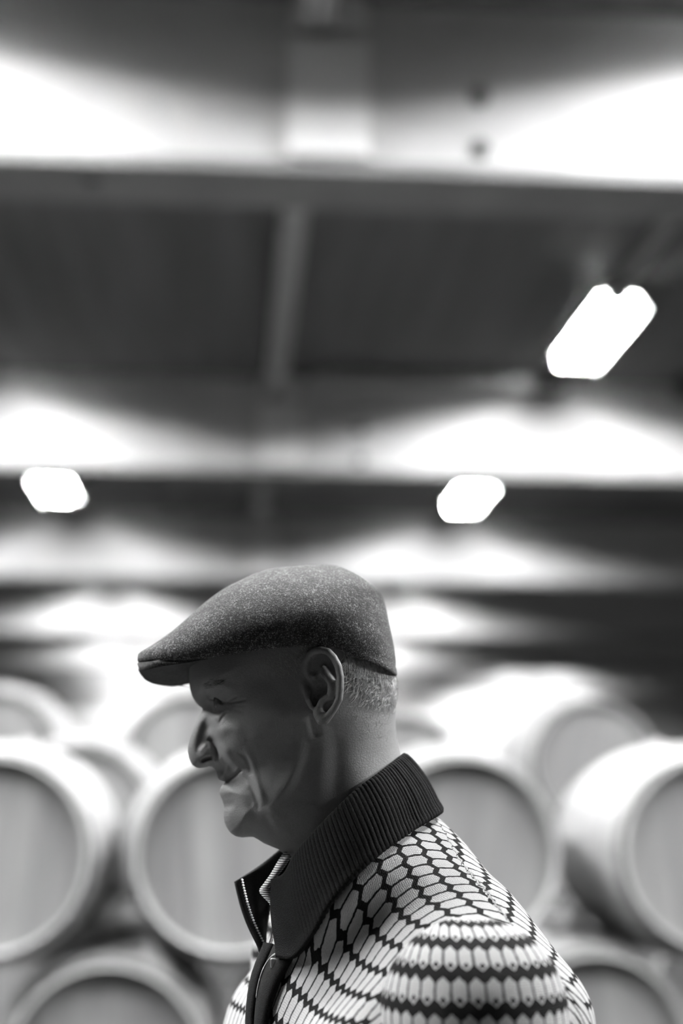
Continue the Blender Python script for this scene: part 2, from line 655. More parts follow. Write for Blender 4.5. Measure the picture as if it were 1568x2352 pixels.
FACE = [(436, 1505), (435.7, 1517), (434.7, 1547), (434.3, 1568), (436.7, 1584), (441.8, 1600), (449, 1613), (457, 1621.5), (463.5, 1626), (465.5, 1631),
        (462.2, 1639), (456, 1649), (450, 1661.6), (443.9, 1676), (438.8, 1688), (434.7, 1702), (431.8, 1716), (431.6, 1727), (433.5, 1739),
        (436.7, 1749), (441.8, 1757), (450, 1762.5), (459, 1764), (469, 1762.6), (479.6, 1759.6), (486.7, 1760.6), (492.5, 1765.7), (496.3, 1772),
        (498.2, 1780), (499.6, 1787), (503, 1791.5), (510, 1794.5), (516, 1795.2), (521, 1793.5), (517, 1797), (511, 1802), (506, 1810), (504, 1819.8), (505.7, 1829),
        (510, 1838), (513, 1847), (514.2, 1854), (513, 1863.7), (513, 1876), (515, 1888), (520.4, 1900.4), (528.6, 1912.7), (540.8, 1920.8), (555, 1924),
        (569.4, 1923), (581.6, 1922.5), (591.8, 1928), (606, 1937), (622, 1944), (640, 1951), (665, 1972), (690, 2010), (715, 2060), (735, 2130), (745, 2230),
        (960, 2230), (975, 2100), (970, 1960), (958, 1880), (940, 1810), (925, 1755), (915.5, 1719), (911, 1695), (908, 1668), (907, 1645), (908.5, 1628), (911, 1612),
        (912.5, 1595), (911.5, 1575), (908, 1551), (898, 1480), (870, 1400), (800, 1340), (720, 1322), (640, 1330), (560, 1362), (490, 1415), (448, 1465)]

# half width of the head (mm) and rounding depth (mm) where the photograph shows each spot
WPTS = [
    (455, 1530, 52, 52), (500, 1525, 60, 58), (570, 1515, 66, 62), (660, 1500, 73, 70), (760, 1470, 77, 76), (860, 1490, 73, 74), (600, 1420, 70, 70), (760, 1390, 74, 74), (850, 1420, 70, 72), (520, 1440, 58, 62),
    (455, 1572, 46, 40), (490, 1568, 53, 44), (530, 1570, 60, 48), (580, 1570, 66, 55),
    (474, 1618, 10.5, 8), (480, 1606, 21, 20), (489, 1607, 32, 24), (500, 1604, 39.5, 26), (515, 1602, 46, 30), (535, 1604, 53.5, 34), (560, 1610, 60, 42),
    (470, 1640, 9, 7.5), (460, 1660, 9, 8), (450, 1690, 9.5, 8.5), (442, 1720, 10, 9), (447, 1745, 11, 9), (462, 1690, 10.2, 8), (465, 1720, 12.0, 8), (478, 1700, 11.5, 7),
    (481, 1670, 11.5, 7), (484, 1645, 15.5, 8), (480, 1630, 13, 8), (474, 1655, 9.5, 6),
    (480, 1740, 17, 12.5), (468, 1752, 13.5, 12), (490, 1725, 19, 13),
    (496, 1650, 32, 18), (500, 1680, 31, 18), (515, 1665, 41, 23), (525, 1700, 43, 25), (545, 1660, 52, 30), (560, 1700, 54, 34), (600, 1670, 62, 42), (650, 1660, 68, 50), (690, 1640, 71, 55), (640, 1590, 70, 55), (700, 1570, 74, 62),
    (500, 1710, 25, 15), (515, 1735, 32, 18),
    (497, 1768, 9, 14), (507, 1782, 15, 18), (522, 1778, 21, 20), (538, 1772, 26, 22), (553, 1770, 30.5, 24), (540, 1752, 33, 23), (570, 1760, 41, 28), (600, 1750, 50, 36), (650, 1740, 58, 44), (690, 1730, 61, 50),
    (513, 1812, 14, 18), (525, 1815, 20, 20), (540, 1812, 26, 23), (560, 1812, 35, 27), (585, 1815, 43, 32), (620, 1810, 51, 40), (670, 1800, 57, 45),
    (525, 1850, 19, 21), (545, 1850, 27, 25), (530, 1885, 21, 24), (550, 1895, 27, 27), (575, 1885, 35, 30), (600, 1870, 42, 35), (640, 1860, 49.5, 40), (690, 1840, 53.5, 45), (565, 1915, 27, 26),
    (600, 1922, 34, 36), (640, 1925, 43, 44), (690, 1930, 48, 50), (700, 1990, 50, 52),
    (730, 1760, 59, 52), (730, 1850, 54, 52), (760, 1950, 56, 55), (800, 1760, 58, 56), (870, 1740, 53, 56), (850, 1850, 58, 58), (850, 1660, 62, 62), (890, 1600, 64, 66), (890, 1660, 58, 60), (760, 1700, 61, 55), (735, 1660, 67, 57), (800, 1580, 71, 66), (840, 1560, 70, 70),
    (800, 2100, 60, 58), (900, 2050, 60, 60), (940, 1950, 56, 58), (850, 2220, 64, 60),
]


def poly_sd(X, Z, poly):
    poly = np.array(poly)
    d = np.full(X.shape, 1e9)
    inside = np.zeros(X.shape, bool)
    n = len(poly)
    for i in range(n):
        a = poly[i]; b = poly[(i + 1) % n]
        e = b - a
        t = np.clip(((X - a[0]) * e[0] + (Z - a[1]) * e[1]) / (e @ e), 0, 1)
        d = np.minimum(d, (X - a[0] - t * e[0]) ** 2 + (Z - a[1] - t * e[1]) ** 2)
        c = ((a[1] > Z) != (b[1] > Z))
        xi = a[0] + (Z - a[1]) * (e[0] / (e[1] if abs(e[1]) > 1e-12 else 1e-12))
        inside ^= c & (X < xi)
    d = np.sqrt(d)
    return np.where(inside, d, -d)


def tps(P, vals, Xq, lam=1e-6):
    n = len(P)
    def U(r2): return 0.5 * r2 * np.log(r2 + 1e-12)
    d2 = ((P[:, None] - P[None]) ** 2).sum(-1)
    A = np.zeros((n + 3, n + 3))
    A[:n, :n] = U(d2) + lam * np.eye(n)
    A[:n, n] = 1; A[:n, n + 1:] = P
    A[n, :n] = 1; A[n + 1:, :n] = P.T
    w = np.linalg.solve(A, np.vstack([vals, np.zeros((3, vals.shape[1]))]))
    out = np.zeros((len(Xq), vals.shape[1]))
    for s in range(0, len(Xq), 20000):
        q = Xq[s:s + 20000]
        r2 = ((q[:, None] - P[None]) ** 2).sum(-1)
        out[s:s + 20000] = U(r2) @ w[:n] + w[n] + q @ w[n + 1:]
    return out


HG = 0.0008
hx0, hx1 = L(420, 1800)[0], L(985, 1800)[0]
hz0, hz1 = L(700, 2210)[2], L(700, 1345)[2]
gx = np.arange(hx0, hx1, HG); gz = np.arange(hz0, hz1, HG)
GX, GZ = np.meshgrid(gx, gz, indexing='ij')
poly2 = [(p[0], p[2]) for p in (L(u, v) for (u, v) in FACE)]
SD = poly_sd(GX, GZ, poly2)
PW = np.array([(lambda q: (q[0], q[2]))(L(u, v, -w * 0.001)) for (u, v, w, s) in WPTS])
VW = np.array([(w, s) for (u, v, w, s) in WPTS], float)
TS = tps(PW * 20, VW, np.stack([GX.ravel(), GZ.ravel()], 1) * 20, 0.003).reshape(GX.shape + (2,))
Tm = np.clip(TS[..., 0], 5, 82) * 0.001
Sm = np.clip(TS[..., 1], 5, 90) * 0.001
tt = np.minimum(SD / Sm, 1)
Q2 = Tm ** 2 * (2 * tt - tt ** 2)
Wb = np.sqrt(np.maximum(Q2, 0))
REL = np.zeros_like(Wb)


def surf_xz(u, v):
    """x, z of the head surface spot seen at pixel (u, v), on the near side"""
    w = 0.04
    for _ in range(3):
        q = L(u, v, -w)
        i = int(np.clip(round((q[0] - hx0) / HG), 0, len(gx) - 1)); j = int(np.clip(round((q[2] - hz0) / HG), 0, len(gz) - 1))
        w = Wb[i, j]
    q = L(u, v, -w)
    return q[0], q[2]


PXM = 1 / 2640.0


def blob(u, v, amp, ru, rv, ang=0.0):
    """bump (mm) of size ru x rv px, turned by ang degrees (counter-clockwise in the picture)"""
    x, z = surf_xz(u, v)
    a = math.radians(ang)
    dx = GX - x; dz = GZ - z
    p = (dx * math.cos(a) + dz * math.sin(a)) / (ru * PXM)
    q = (-dx * math.sin(a) + dz * math.cos(a)) / (rv * PXM)
    REL[...] += amp * 0.001 * np.exp(-(p * p + q * q))


def stroke(pts, amp, wpx, sharp=2.0, taper=True, side=0.0):
    """groove or ridge (mm) of half width wpx along a line of pixels"""
    C = np.array([surf_xz(u, v) for (u, v) in pts])
    C = catmull(C, 8 * len(pts))
    n = len(C)
    best = np.full(GX.shape, 1e9); tb = np.zeros(GX.shape)
    m = (GX > C[:, 0].min() - 0.02) & (GX < C[:, 0].max() + 0.02) & (GZ > C[:, 1].min() - 0.02) & (GZ < C[:, 1].max() + 0.02)
    gx_, gz_ = GX[m], GZ[m]
    bb = np.full(gx_.shape, 1e9); tbb = np.zeros(gx_.shape)
    for i in range(n - 1):
        a, b = C[i], C[i + 1]
        e = b - a
        t = np.clip(((gx_ - a[0]) * e[0] + (gz_ - a[1]) * e[1]) / (e @ e + 1e-15), 0, 1)
        d = (gx_ - a[0] - t * e[0]) ** 2 + (gz_ - a[1] - t * e[1]) ** 2
        k = d < bb
        bb[k] = d[k]; tbb[k] = (i + t[k]) / (n - 1)
    d = np.sqrt(bb) / (wpx * PXM)
    f = np.exp(-d ** sharp)
    if taper: f *= np.clip(np.minimum(tbb, 1 - tbb) * 5, 0, 1) ** 0.7
    REL[m] += amp * 0.001 * f


exec_features = True
# brow and orbit
stroke([(452, 1592), (470, 1585), (495, 1580), (520, 1582), (545, 1590)], 2.6, 13)
blob(476, 1572, -1.2, 14, 7, -10)
blob(505, 1594, 1.6, 24, 8, -8)                     # hooded upper lid
stroke([(475, 1600), (484, 1603), (496, 1607), (507, 1612), (517, 1613)], -4.0, 4.0, 3)     # the eye slit
stroke([(517, 1613), (532, 1613), (550, 1610), (566, 1606)], -1.6, 2.8)       # crow's feet
stroke([(520, 1611), (533, 1605), (545, 1598)], -1.4, 2.6)
stroke([(530, 1618), (550, 1621), (566, 1620)], -0.7, 2.8)
stroke([(535, 1627), (550, 1633), (563, 1640)], -0.6, 3.2)
# lower lid and its bag
blob(500, 1625, 1.8, 14, 14, 0)
blob(500, 1647, 2.2, 11, 13, 20)
stroke([(491, 1640), (502, 1635), (514, 1633)], -0.9, 2.6)
stroke([(493, 1634), (504, 1630), (515, 1630)], -0.6, 2.4)
stroke([(503, 1664), (508, 1653), (515, 1643), (524, 1635)], -1.3, 3.0)
stroke([(480, 1614), (486, 1624), (489, 1636), (490, 1650), (495, 1662)], -1.6, 4)
# cheek apple, nasolabial fold, smile folds
blob(508, 1680, 4.2, 20, 18, 40)
blob(540, 1672, 1.6, 26, 16, -30)
blob(562, 1690, -1.6, 20, 30, 25)
stroke([(491, 1690), (502, 1706), (513, 1722), (526, 1740), (540, 1757), (552, 1772), (562, 1790), (574, 1810)], 2.6, 10)
stroke([(485, 1694), (493, 1706), (500, 1722), (512, 1740), (527, 1756), (545, 1768)], -3.2, 8)
stroke([(545, 1727), (558, 1735), (567, 1748), (573, 1765), (578, 1782)], -2.2, 4.5)
stroke([(556, 1722), (570, 1735), (579, 1755), (585, 1780), (592, 1805), (600, 1830), (604, 1850)], 1.7, 9)
stroke([(557, 1776), (567, 1792), (578, 1810), (586, 1828), (592, 1846), (592, 1862)], -1.7, 6)
blob(578, 1850, -2.8, 16, 26, 15)
blob(572, 1905, -1.5, 20, 14, 0)
stroke([(610, 1850), (630, 1880), (650, 1905), (670, 1925)], 1.8, 16)
stroke([(604, 1872), (618, 1895), (635, 1915)], -1.4, 8)
# nose wing, its groove, nostril
blob(472, 1722, 2.8, 15, 12, 55)
stroke([(458, 1728), (466, 1717), (476, 1707)], 1.4, 5)
stroke([(478, 1694), (487, 1702), (494, 1716), (497, 1732), (494, 1748)], -4.6, 6)
stroke([(455, 1705), (456, 1718), (453, 1732)], -0.5, 7)
stroke([(461, 1751), (469, 1745), (479, 1741), (488, 1740)], -6.0, 4.6, 3)
blob(462, 1690, -0.8, 10, 16, -20)
# mouth
stroke([(516, 1795.5), (524, 1790), (534, 1785), (544, 1777), (551, 1769)], -4.2, 4.2, 3, taper=False)
blob(508, 1783, 1.0, 9, 8, 0)
stroke([(508, 1800), (520, 1799), (533, 1793), (545, 1784)], 1.2, 5)
stroke([(510, 1819), (522, 1820), (534, 1815)], 0.7, 7)
stroke([(512, 1846), (524, 1849), (540, 1846)], -1.2, 8)
blob(525, 1872, 1.4, 14, 18, 0)
blob(536, 1853, 0.8, 14, 14, 0)
stroke([(550, 1770), (556, 1774)], -1.2, 4)
# jaw, temple, neck
blob(640, 1640, 1.5, 50, 20, 0)
blob(600, 1560, -1.5, 40, 25, 0)
stroke([(700, 1700), (690, 1740), (672, 1785), (645, 1825), (615, 1860)], 1.8, 20)
stroke([(712, 1700), (706, 1745), (690, 1795), (665, 1840), (640, 1875)], -1.5, 18)
stroke([(748, 1668), (744, 1710), (738, 1770), (728, 1840), (715, 1920)], 1.7, 24)
stroke([(775, 1690), (773, 1760), (768, 1850)], -0.8, 16)
stroke([(715, 1640), (722, 1670), (728, 1695)], -2.4, 9)

fade = np.clip(SD / 0.006, 0, 1) ** 0.8
W = np.maximum(Wb + REL * fade, 0.0)
W = np.where(SD > 0, np.maximum(W, Wb * 0.55), 0)
QQ = np.where(SD > 0, W * W, Q2)
gyy = np.arange(0.0, 0.098, HG)
Wd = np.maximum(W, 0.004)
GW = np.gradient(W, HG)
slope = np.sqrt(1 + np.clip(GW[0] ** 2 + GW[1] ** 2, 0, 25))
Fh = ((gyy[None, None, :] ** 2 - QQ[:, :, None]) / (2 * Wd[:, :, None])).astype(np.float32)

# ---- ear: polylines of the photograph as tapered tubes, standing off the head
def ear_y(u): return -(0.0715 + np.interp(u, [690, 720, 790], [0.0005, 0.006, 0.0185]))


def EP(u, v, off=0.0):
    y = ear_y(u) - off * 0.001
    return L(u, v, y)


def ce(X, Y): return (640 + X / 4.9, 1440 + Y / 4.9)


ear_lo = np.array([L(690, 1675, -0.06)[0] - 0.004, 0, L(690, 1672, -0.06)[2] - 0.004])
ear_hi = np.array([L(795, 1480, -0.09)[0] + 0.004, 0, L(795, 1480, -0.09)[2] + 0.004])
i0, i1 = int((ear_lo[0] - hx0) / HG), int((ear_hi[0] - hx0) / HG)
j0, j1 = int((ear_lo[2] - hz0) / HG), int((ear_hi[2] - hz0) / HG)
k0 = int(0.045 / HG)
EG = np.stack(np.meshgrid(gx[i0:i1], -gyy[k0:], gz[j0:j1], indexing='ij'), -1).astype(np.float64)


def chain(pts, rad, k=0.0015):
    d = None
    for i in range(len(pts) - 1):
        e = sd_cone(EG, pts[i], pts[i + 1], rad[i], rad[i + 1])
        d = e if d is None else np.minimum(d, e)
    return d


# base shell of the auricle: a thick curved plate inside the outline
out_px = [ce(*q) for q in [(300, 340), (330, 285), (390, 250), (480, 232), (560, 252), (630, 315), (688, 425), (716, 560), (716, 700), (704, 820), (655, 925), (598, 1005), (550, 1065), (500, 1090), (455, 1090), (425, 1040), (400, 960), (350, 880), (330, 760), (300, 640), (270, 520), (280, 420)]]
epoly = [(lambda q: (q[0], q[2]))(EP(u, v)) for (u, v) in out_px]
E2X, E2Z = np.meshgrid(gx[i0:i1], gz[j0:j1], indexing='ij')
esd = poly_sd(E2X, E2Z, epoly)
uu = 680 + E2X * 2700
plate_y = 0.0688 + np.interp(uu, [690, 720, 790], [0.0, 0.0055, 0.017])
d_plate = np.maximum(np.abs(-EG[..., 1] - plate_y[:, None, :]) - 0.0022, -(esd[:, None, :] - 0.0015))
ear = d_plate
hel = [EP(*ce(X, Y), o) for (X, Y, o) in [(400, 640, -3), (345, 560, -1), (315, 470, 0), (310, 380, 1.5), (345, 310, 2.5), (400, 272, 3), (480, 258, 3), (555, 278, 3), (618, 345, 3), (668, 440, 3), (692, 560, 3), (692, 700, 3), (680, 810, 3), (632, 905, 2.6), (575, 985, 2), (525, 1045, 1.5)]]
hr = [0.0016, 0.0020, 0.0024, 0.0027, 0.0029, 0.0030, 0.0031, 0.0031, 0.0032, 0.0032, 0.0032, 0.0031, 0.0030, 0.0031, 0.0034, 0.0036]
ear = smin(ear, chain(hel, hr), 0.002)
ant = [EP(*ce(X, Y), o) for (X, Y, o) in [(500, 470, 0.3), (545, 560, 1.5), (590, 640, 2.2), (603, 710, 2.2), (585, 780, 2.0), (540, 800, 2.0), (490, 830, 2.0), (455, 890, 1.2)]]
ear = smin(ear, chain(ant, [0.0028, 0.0040, 0.0044, 0.0042, 0.0036, 0.0032, 0.0034, 0.0028]), 0.004)
cr2 = [EP(*ce(X, Y), o) for (X, Y, o) in [(560, 600, 0.8), (500, 540, 0.6), (430, 540, 0.2), (390, 560, -0.5)]]
ear = smin(ear, chain(cr2, [0.0034, 0.0030, 0.0024, 0.002]), 0.003)
tr = [EP(*ce(X, Y), o) for (X, Y, o) in [(300, 660, -1), (325, 740, 1.5), (345, 820, 2.5), (375, 890, 1.5)]]
ear = smin(ear, chain(tr, [0.003, 0.0034, 0.0036, 0.003]), 0.003)
lob = [EP(*ce(X, Y), o) for (X, Y, o) in [(455, 980, 0.5), (480, 1040, 0.8)]]
ear = smin(ear, chain(lob, [0.0052, 0.0048]), 0.004)
# hollows: concha, ear canal, triangular and scaphoid fossae
def hollow(d, pts, rad, k=0.0015):
    c = chain(pts, rad)
    return -smin(-d, c, k)


ear = hollow(ear, [EP(*ce(470, 690), 1.5), EP(*ce(420, 800), 0.5), EP(*ce(415, 850), 0.0)], [0.0058, 0.0052, 0.0038])
ear = hollow(ear, [EP(*ce(360, 470), 3.5), EP(*ce(430, 520), 3.0)], [0.0036, 0.0030])
ear = hollow(ear, [EP(*ce(440, 570), 2.5), EP(*ce(520, 660), 1.5)], [0.0034, 0.0048])
headF = Fh[i0:i1, j0:j1, k0:].transpose(0, 2, 1) / slope[i0:i1, None, j0:j1]
can = chain([EP(*ce(430, 760), -2), EP(*ce(395, 800), -12)], [0.0052, 0.0038])
headF = -smin(-headF, can, 0.002)
comb = smin(headF, ear, 0.004)
edge = np.ones(comb.shape)
Fh[i0:i1, j0:j1, k0:] = comb.transpose(0, 2, 1)

# both sides
Ff = np.concatenate([Fh[:, :, :0:-1], Fh], axis=2)      # axis 2: from -y(near) ... index
V, Q = surface_nets(Ff, (gx[0], gz[0], -gyy[-1]), HG)
V = np.stack([V[:, 0], V[:, 2], V[:, 1]], 1)            # (x, y, z)
Q = Q[:, ::-1]
body = mesh_obj('body', up(V), Q, M['skin'], man)


def head_w(x, z):
    i = (x - hx0) / HG; j = (z - hz0) / HG
    i = np.clip(i, 0, len(gx) - 2); j = np.clip(j, 0, len(gz) - 2)
    a = i.astype(int); b = j.astype(int); s = i - a; t = j - b
    return (W[a, b] * (1 - s) * (1 - t) + W[a + 1, b] * s * (1 - t) + W[a, b + 1] * (1 - s) * t + W[a + 1, b + 1] * s * t)


# ---- eye
def uv_sphere(c, r, n=20, m=14):
    V, F = [], []
    for i in range(m + 1):
        a = math.pi * i / m
        for k in range(n):
            w = 2 * math.pi * k / n
            V.append((c[0] + r * math.sin(a) * math.cos(w), c[1] + r * math.sin(a) * math.sin(w), c[2] + r * math.cos(a)))
    for i in range(m):
        for k in range(n):
            q = (k + 1) % n
            F.append((i * n + k, (i + 1) * n + k, (i + 1) * n + q, i * n + q))
    return V, F


t = NT('eye_surface', 0.12, 0.05, spec=0.6); M['eye'] = t.m
for s in (-1, 1):
    q = L(494, 1609, -0.033)
    v, f = uv_sphere((q[0] + 0.0085, s * 0.0275, q[2]), 0.0105)
    mesh_obj('eye', up(v), f, M['eye'], man)

# ---- hair
def mat_hair(name, lo, hi):
    t = NT(name, 0.45, spec=0.5)
    n = t.noise(300, 2)
    t.color(t.ramp(n, [(0.35, lo), (0.65, hi)]))
    return t.m


M['hair'] = mat_hair('grey_hair', 0.4, 0.75)
M['brow'] = mat_hair('eyebrow_hair', 0.05, 0.14)
M['bristle'] = mat_hair('short_bristle', 0.3, 0.45)


def inside_poly(u, v, poly):
    c = False
    n = len(poly)
    for i in range(n):
        a, b = poly[i], poly[(i + 1) % n]
        if (a[1] > v) != (b[1] > v) and u < a[0] + (v - a[1]) * (b[0] - a[0]) / (b[1] - a[1]): c = not c
    return c


def strands(name, regions, mat, both=True):
    """regions: (polygon px, count, direction px, spread, length mm, width mm, lift)"""
    V, F = [], []
    for (poly, cnt, (du, dv), spread, ln, wd, lift) in regions:
        us = [p[0] for p in poly]; vs = [p[1] for p in poly]
        k = 0; tries = 0
        while k < cnt and tries < cnt * 30:
            tries += 1
            u = random.uniform(min(us), max(us)); v = random.uniform(min(vs), max(vs))
            if not inside_poly(u, v, poly): continue
            k += 1
            x, z = surf_xz(u, v)
            a = math.atan2(-dv, du) + random.gauss(0, spread)
            l = ln * 0.001 * random.uniform(0.6, 1.3)
            curl = random.gauss(0, 0.35)
            side = 1 if (both and random.random() < 0.4) else -1
            pts = []
            cx, cz = x, z
            for j in range(4):
                w = float(head_w(np.array([cx]), np.array([cz]))[0])
                off = lift * 0.001 * (0.15 + j / 3.0) * random.uniform(0.7, 1.2)
                pts.append((cx, side * (w + off), cz))
                cx += math.cos(a) * l / 3; cz += math.sin(a) * l / 3
                a += curl / 3
            r = wd * 0.0005 * random.uniform(0.7, 1.3)
            tv, tf = tube_data(pts, [r, r, r * 0.8, r * 0.25], 3, False)
            n0 = len(V)
            V += tv
            F += [tuple(n0 + q for q in ff) for ff in tf]
    o = mesh_obj(name, up(V), F, mat, man)
    o['kind'] = 'stuff'
    return o


back_poly = [(788, 1500), (815, 1506), (880, 1530), (908, 1548), (913, 1580), (911, 1612), (906, 1626), (880, 1622), (845, 1616), (818, 1600), (800, 1570), (790, 1535)]
back_top = [(788, 1498), (815, 1504), (880, 1528), (908, 1546), (911, 1572), (880, 1562), (840, 1552), (806, 1540), (793, 1525)]
temple = [(640, 1495), (700, 1486), (716, 1486), (706, 1505), (694, 1530), (676, 1548), (650, 1552), (612, 1545), (590, 1520)]
temple_top = [(690, 1488), (716, 1486), (704, 1506), (690, 1512), (676, 1512)]
nape = [(800, 1600), (845, 1616), (900, 1628), (903, 1690), (880, 1700), (830, 1680), (800, 1640)]
hair = strands('hair', [(back_poly, 1100, (-0.25, 1), 0.55, 8, 0.42, 2.4), (back_top, 900, (0.12, 1), 0.28, 10, 0.5, 3.4),
                        (temple, 520, (0.7, 1), 0.5, 5.5, 0.16, 0.5), (temple_top, 200, (0.35, 1), 0.3, 7, 0.24, 1.6)], M['hair'])
strands('nape_bristle', [(nape, 260, (-0.6, 0.5), 0.5, 3.5, 0.2, 0.5), ([(620, 1640), (672, 1630), (676, 1690), (640, 1700)], 26, (0.0, 1), 0.3, 7, 0.2, 0.4)], M['bristle'])
brow_poly = [(466, 1570), (480, 1562), (500, 1560), (515, 1566), (505, 1573), (485, 1580), (468, 1584)]
strands('eyebrow', [(brow_poly, 150, (1, -0.15), 0.22, 4.5, 0.2, 0.25)], M['brow'])


# ---- flat cap
def mat_tweed(name, lo, mid, hi, sc=1.0):
    t = NT(name, 0.95, spec=0.1)
    a = t.noise(900 * sc, 3, rough=0.7)
    b = t.noise(420 * sc, 2, dist=1.5)
    c = t.noise(60, 3)
    f = t.math('ADD', t.math('MULTIPLY', a, 0.55), t.math('ADD', t.math('MULTIPLY', b, 0.35), t.math('MULTIPLY', c, 0.1)))
    t.color(t.ramp(f, [(0.40, lo), (0.52, mid), (0.64, hi)]))
    t.bump(f, 0.9, 0.0014)
    t.b.inputs['Sheen Weight'].default_value = 0.18
    t.b.inputs['Sheen Roughness'].default_value = 0.5
    return t.m


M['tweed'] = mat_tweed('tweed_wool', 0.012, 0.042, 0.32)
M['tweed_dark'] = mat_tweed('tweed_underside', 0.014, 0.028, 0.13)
UA = 721
fr_px = [(317, 1521), (316.5, 1511), (319, 1503), (329, 1496), (350, 1485), (384, 1462), (426, 1428), (468, 1390.5), (510, 1359), (553, 1336), (595, 1317), (637, 1306), (679, 1300), (UA, 1296)]
re_px = [(911, 1551), (906, 1504), (900, 1470), (893, 1437), (885, 1399), (877, 1374), (860, 1353), (835, 1332), (805, 1314), (776, 1302), (746, 1297), (UA, 1296)]
FR = np.array([L(u, v) for (u, v) in fr_px]); RE = np.array([L(u, v) for (u, v) in re_px])
sd_pts = [(0.0800, 1489), (0.0845, 1475), (0.0880, 1450), (0.0885, 1425), (0.0850, 1395), (0.076, 1365), (0.062, 1338), (0.045, 1318), (0.024, 1303), (0.0, 1296)]
SI = np.array([L(700, v, -y) for (y, v) in sd_pts])


def resample(P, n):
    s = np.r_[0, np.cumsum(np.linalg.norm(np.diff(P, axis=0), axis=1))]
    s /= s[-1]
    D = catmull(P, 400)
    sd = np.r_[0, np.cumsum(np.linalg.norm(np.diff(D, axis=0), axis=1))]
    sd /= sd[-1]
    t = np.linspace(0, 1, n)
    return np.stack([np.interp(t, sd, D[:, k]) for k in range(3)], 1)


NTH, NTT = 144, 60
FRr, REr, SIr = resample(FR, NTT), resample(RE, NTT), resample(SI, NTT)
XA = L(UA, 1296)[0]
rim_px = [(317, 1519), (345, 1517), (436, 1516), (481, 1511.5), (531, 1504), (574, 1498), (616, 1491.5), (670, 1487), (721, 1486), (772, 1490), (805, 1506), (847, 1521), (881, 1534), (911, 1551)]


def sgp(a, p): return np.sign(a) * np.abs(a) ** p


th = np.linspace(0, 2 * np.pi, NTH, endpoint=False)
cth, sth = np.cos(th), np.sin(th)
pf = 2 / 2.25
cs, ss = sgp(cth, pf), sgp(sth, pf)
cap_pts = np.zeros((NTT, NTH, 3))
for i in range(NTT):
    rx = np.where(cth > 0, XA - FRr[i, 0], REr[i, 0] - XA)
    ry = -SIr[i, 1]
    x = XA - cs * rx
    y = ry * ss
    ws = sth ** 2
    z = np.where(cth > 0, FRr[i, 2], REr[i, 2]) * (1 - ws) + SIr[i, 2] * ws
    cap_pts[i] = np.stack([x, y, z], 1)
# let the rim follow the edge seen in the photograph
x_r, y_r, z_r = cap_pts[0, :, 0], cap_pts[0, :, 1], cap_pts[0, :, 2]
rim_z = np.zeros(NTH)
for j in range(NTH):
    y = -abs(y_r[j])
    q = np.array([L(u, v, y) for (u, v) in rim_px])
    rim_z[j] = np.interp(x_r[j], q[:, 0], q[:, 2])
DROOP = 0.013
fw = np.clip((XA - x_r) / 0.1 - 0.2, 0, 1)
rim_n = rim_z.copy()
rim_z = rim_z - DROOP * np.clip(y_r / 0.08, 0, 1) * fw
dz = rim_z - z_r
for i in range(NTT):
    t = i / (NTT - 1)
    cap_pts[i, :, 2] += dz * max(0, 1 - t * 1.9) ** 2
# hem line and soft dents
for i in range(NTT):
    t = i / (NTT - 1)
    g = 0.0011 * math.exp(-((t - 0.055) / 0.012) ** 2)
    nrm = np.stack([cap_pts[i, :, 0] - XA, cap_pts[i, :, 1], np.zeros(NTH)], 1)
    nrm /= np.linalg.norm(nrm, axis=1)[:, None] + 1e-9
    back = np.clip(-cth + 0.25, 0, 1)
    cap_pts[i] -= nrm * (g * back)[:, None]
    # panel seam near the back
    seam = 0.0012 * np.exp(-((np.abs(np.arctan2(sth, -cth)) - 0.50) / 0.016) ** 2) * (t < 0.75)
    cap_pts[i] -= nrm * seam[:, None]
V = cap_pts[:-1].reshape(-1, 3).tolist() + [[XA, 0, FRr[-1, 2]]]
F = []
for i in range(NTT - 2):
    for j in range(NTH):
        q = (j + 1) % NTH
        F.append((i * NTH + j, i * NTH + q, (i + 1) * NTH + q, (i + 1) * NTH + j))
ap = (NTT - 1) * NTH
for j in range(NTH):
    F.append(((NTT - 2) * NTH + j, (NTT - 2) * NTH + (j + 1) % NTH, ap))
F = [tuple(reversed(f)) for f in F]
capn = mesh_obj('flat_cap', up(V), F, M['tweed'], man)
tag(capn, 'dark grey tweed flat cap')
crown = capn
m = crown.modifiers.new('s', 'SOLIDIFY'); m.thickness = 0.0025; m.offset = -1

# visor: a stiff curved plate under the front of the crown, edge proud of the crown
rim = np.stack([x_r, y_r, rim_n], 1)
xs_front = L(520, 1520)[0]
tipx = rim[:, 0].min()
NX, NY = 40, 24
Vv, Fv = [], []
nearF = rim[(rim[:, 1] <= 1e-9)]
nearF = nearF[np.argsort(nearF[:, 0])]
for i in range(NX):
    s = i / (NX - 1)
    x = tipx + 0.0022 + (xs_front - tipx) * s ** 1.7
    hw = max(np.interp(x, nearF[:, 0], -nearF[:, 1]) - 0.0004 - 0.034 * np.clip((x - L(385, 1520)[0]) / 0.05, 0, 1), 0.001)
    ze = np.interp(x, nearF[:, 0], nearF[:, 2]) - 0.0050 + 0.010 * np.clip((x - L(345, 1520)[0]) / 0.05, 0, 1)
    for k in range(NY + 1):
        c = math.sin((k / NY - 0.5) * math.pi)
        Vv.append((x, hw * c, ze + 0.002 * (1 - c * c) - DROOP * min(1.0, hw / 0.062) * ((c + 1) / 2) ** 1.3))
for i in range(NX - 1):
    for k in range(NY):
        a = i * (NY + 1) + k
        Fv.append((a, a + 1, a + NY + 2, a + NY + 1))
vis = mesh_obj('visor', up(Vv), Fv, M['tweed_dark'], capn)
m = vis.modifiers.new('s', 'SOLIDIFY'); m.thickness = 0.0065; m.offset = 0
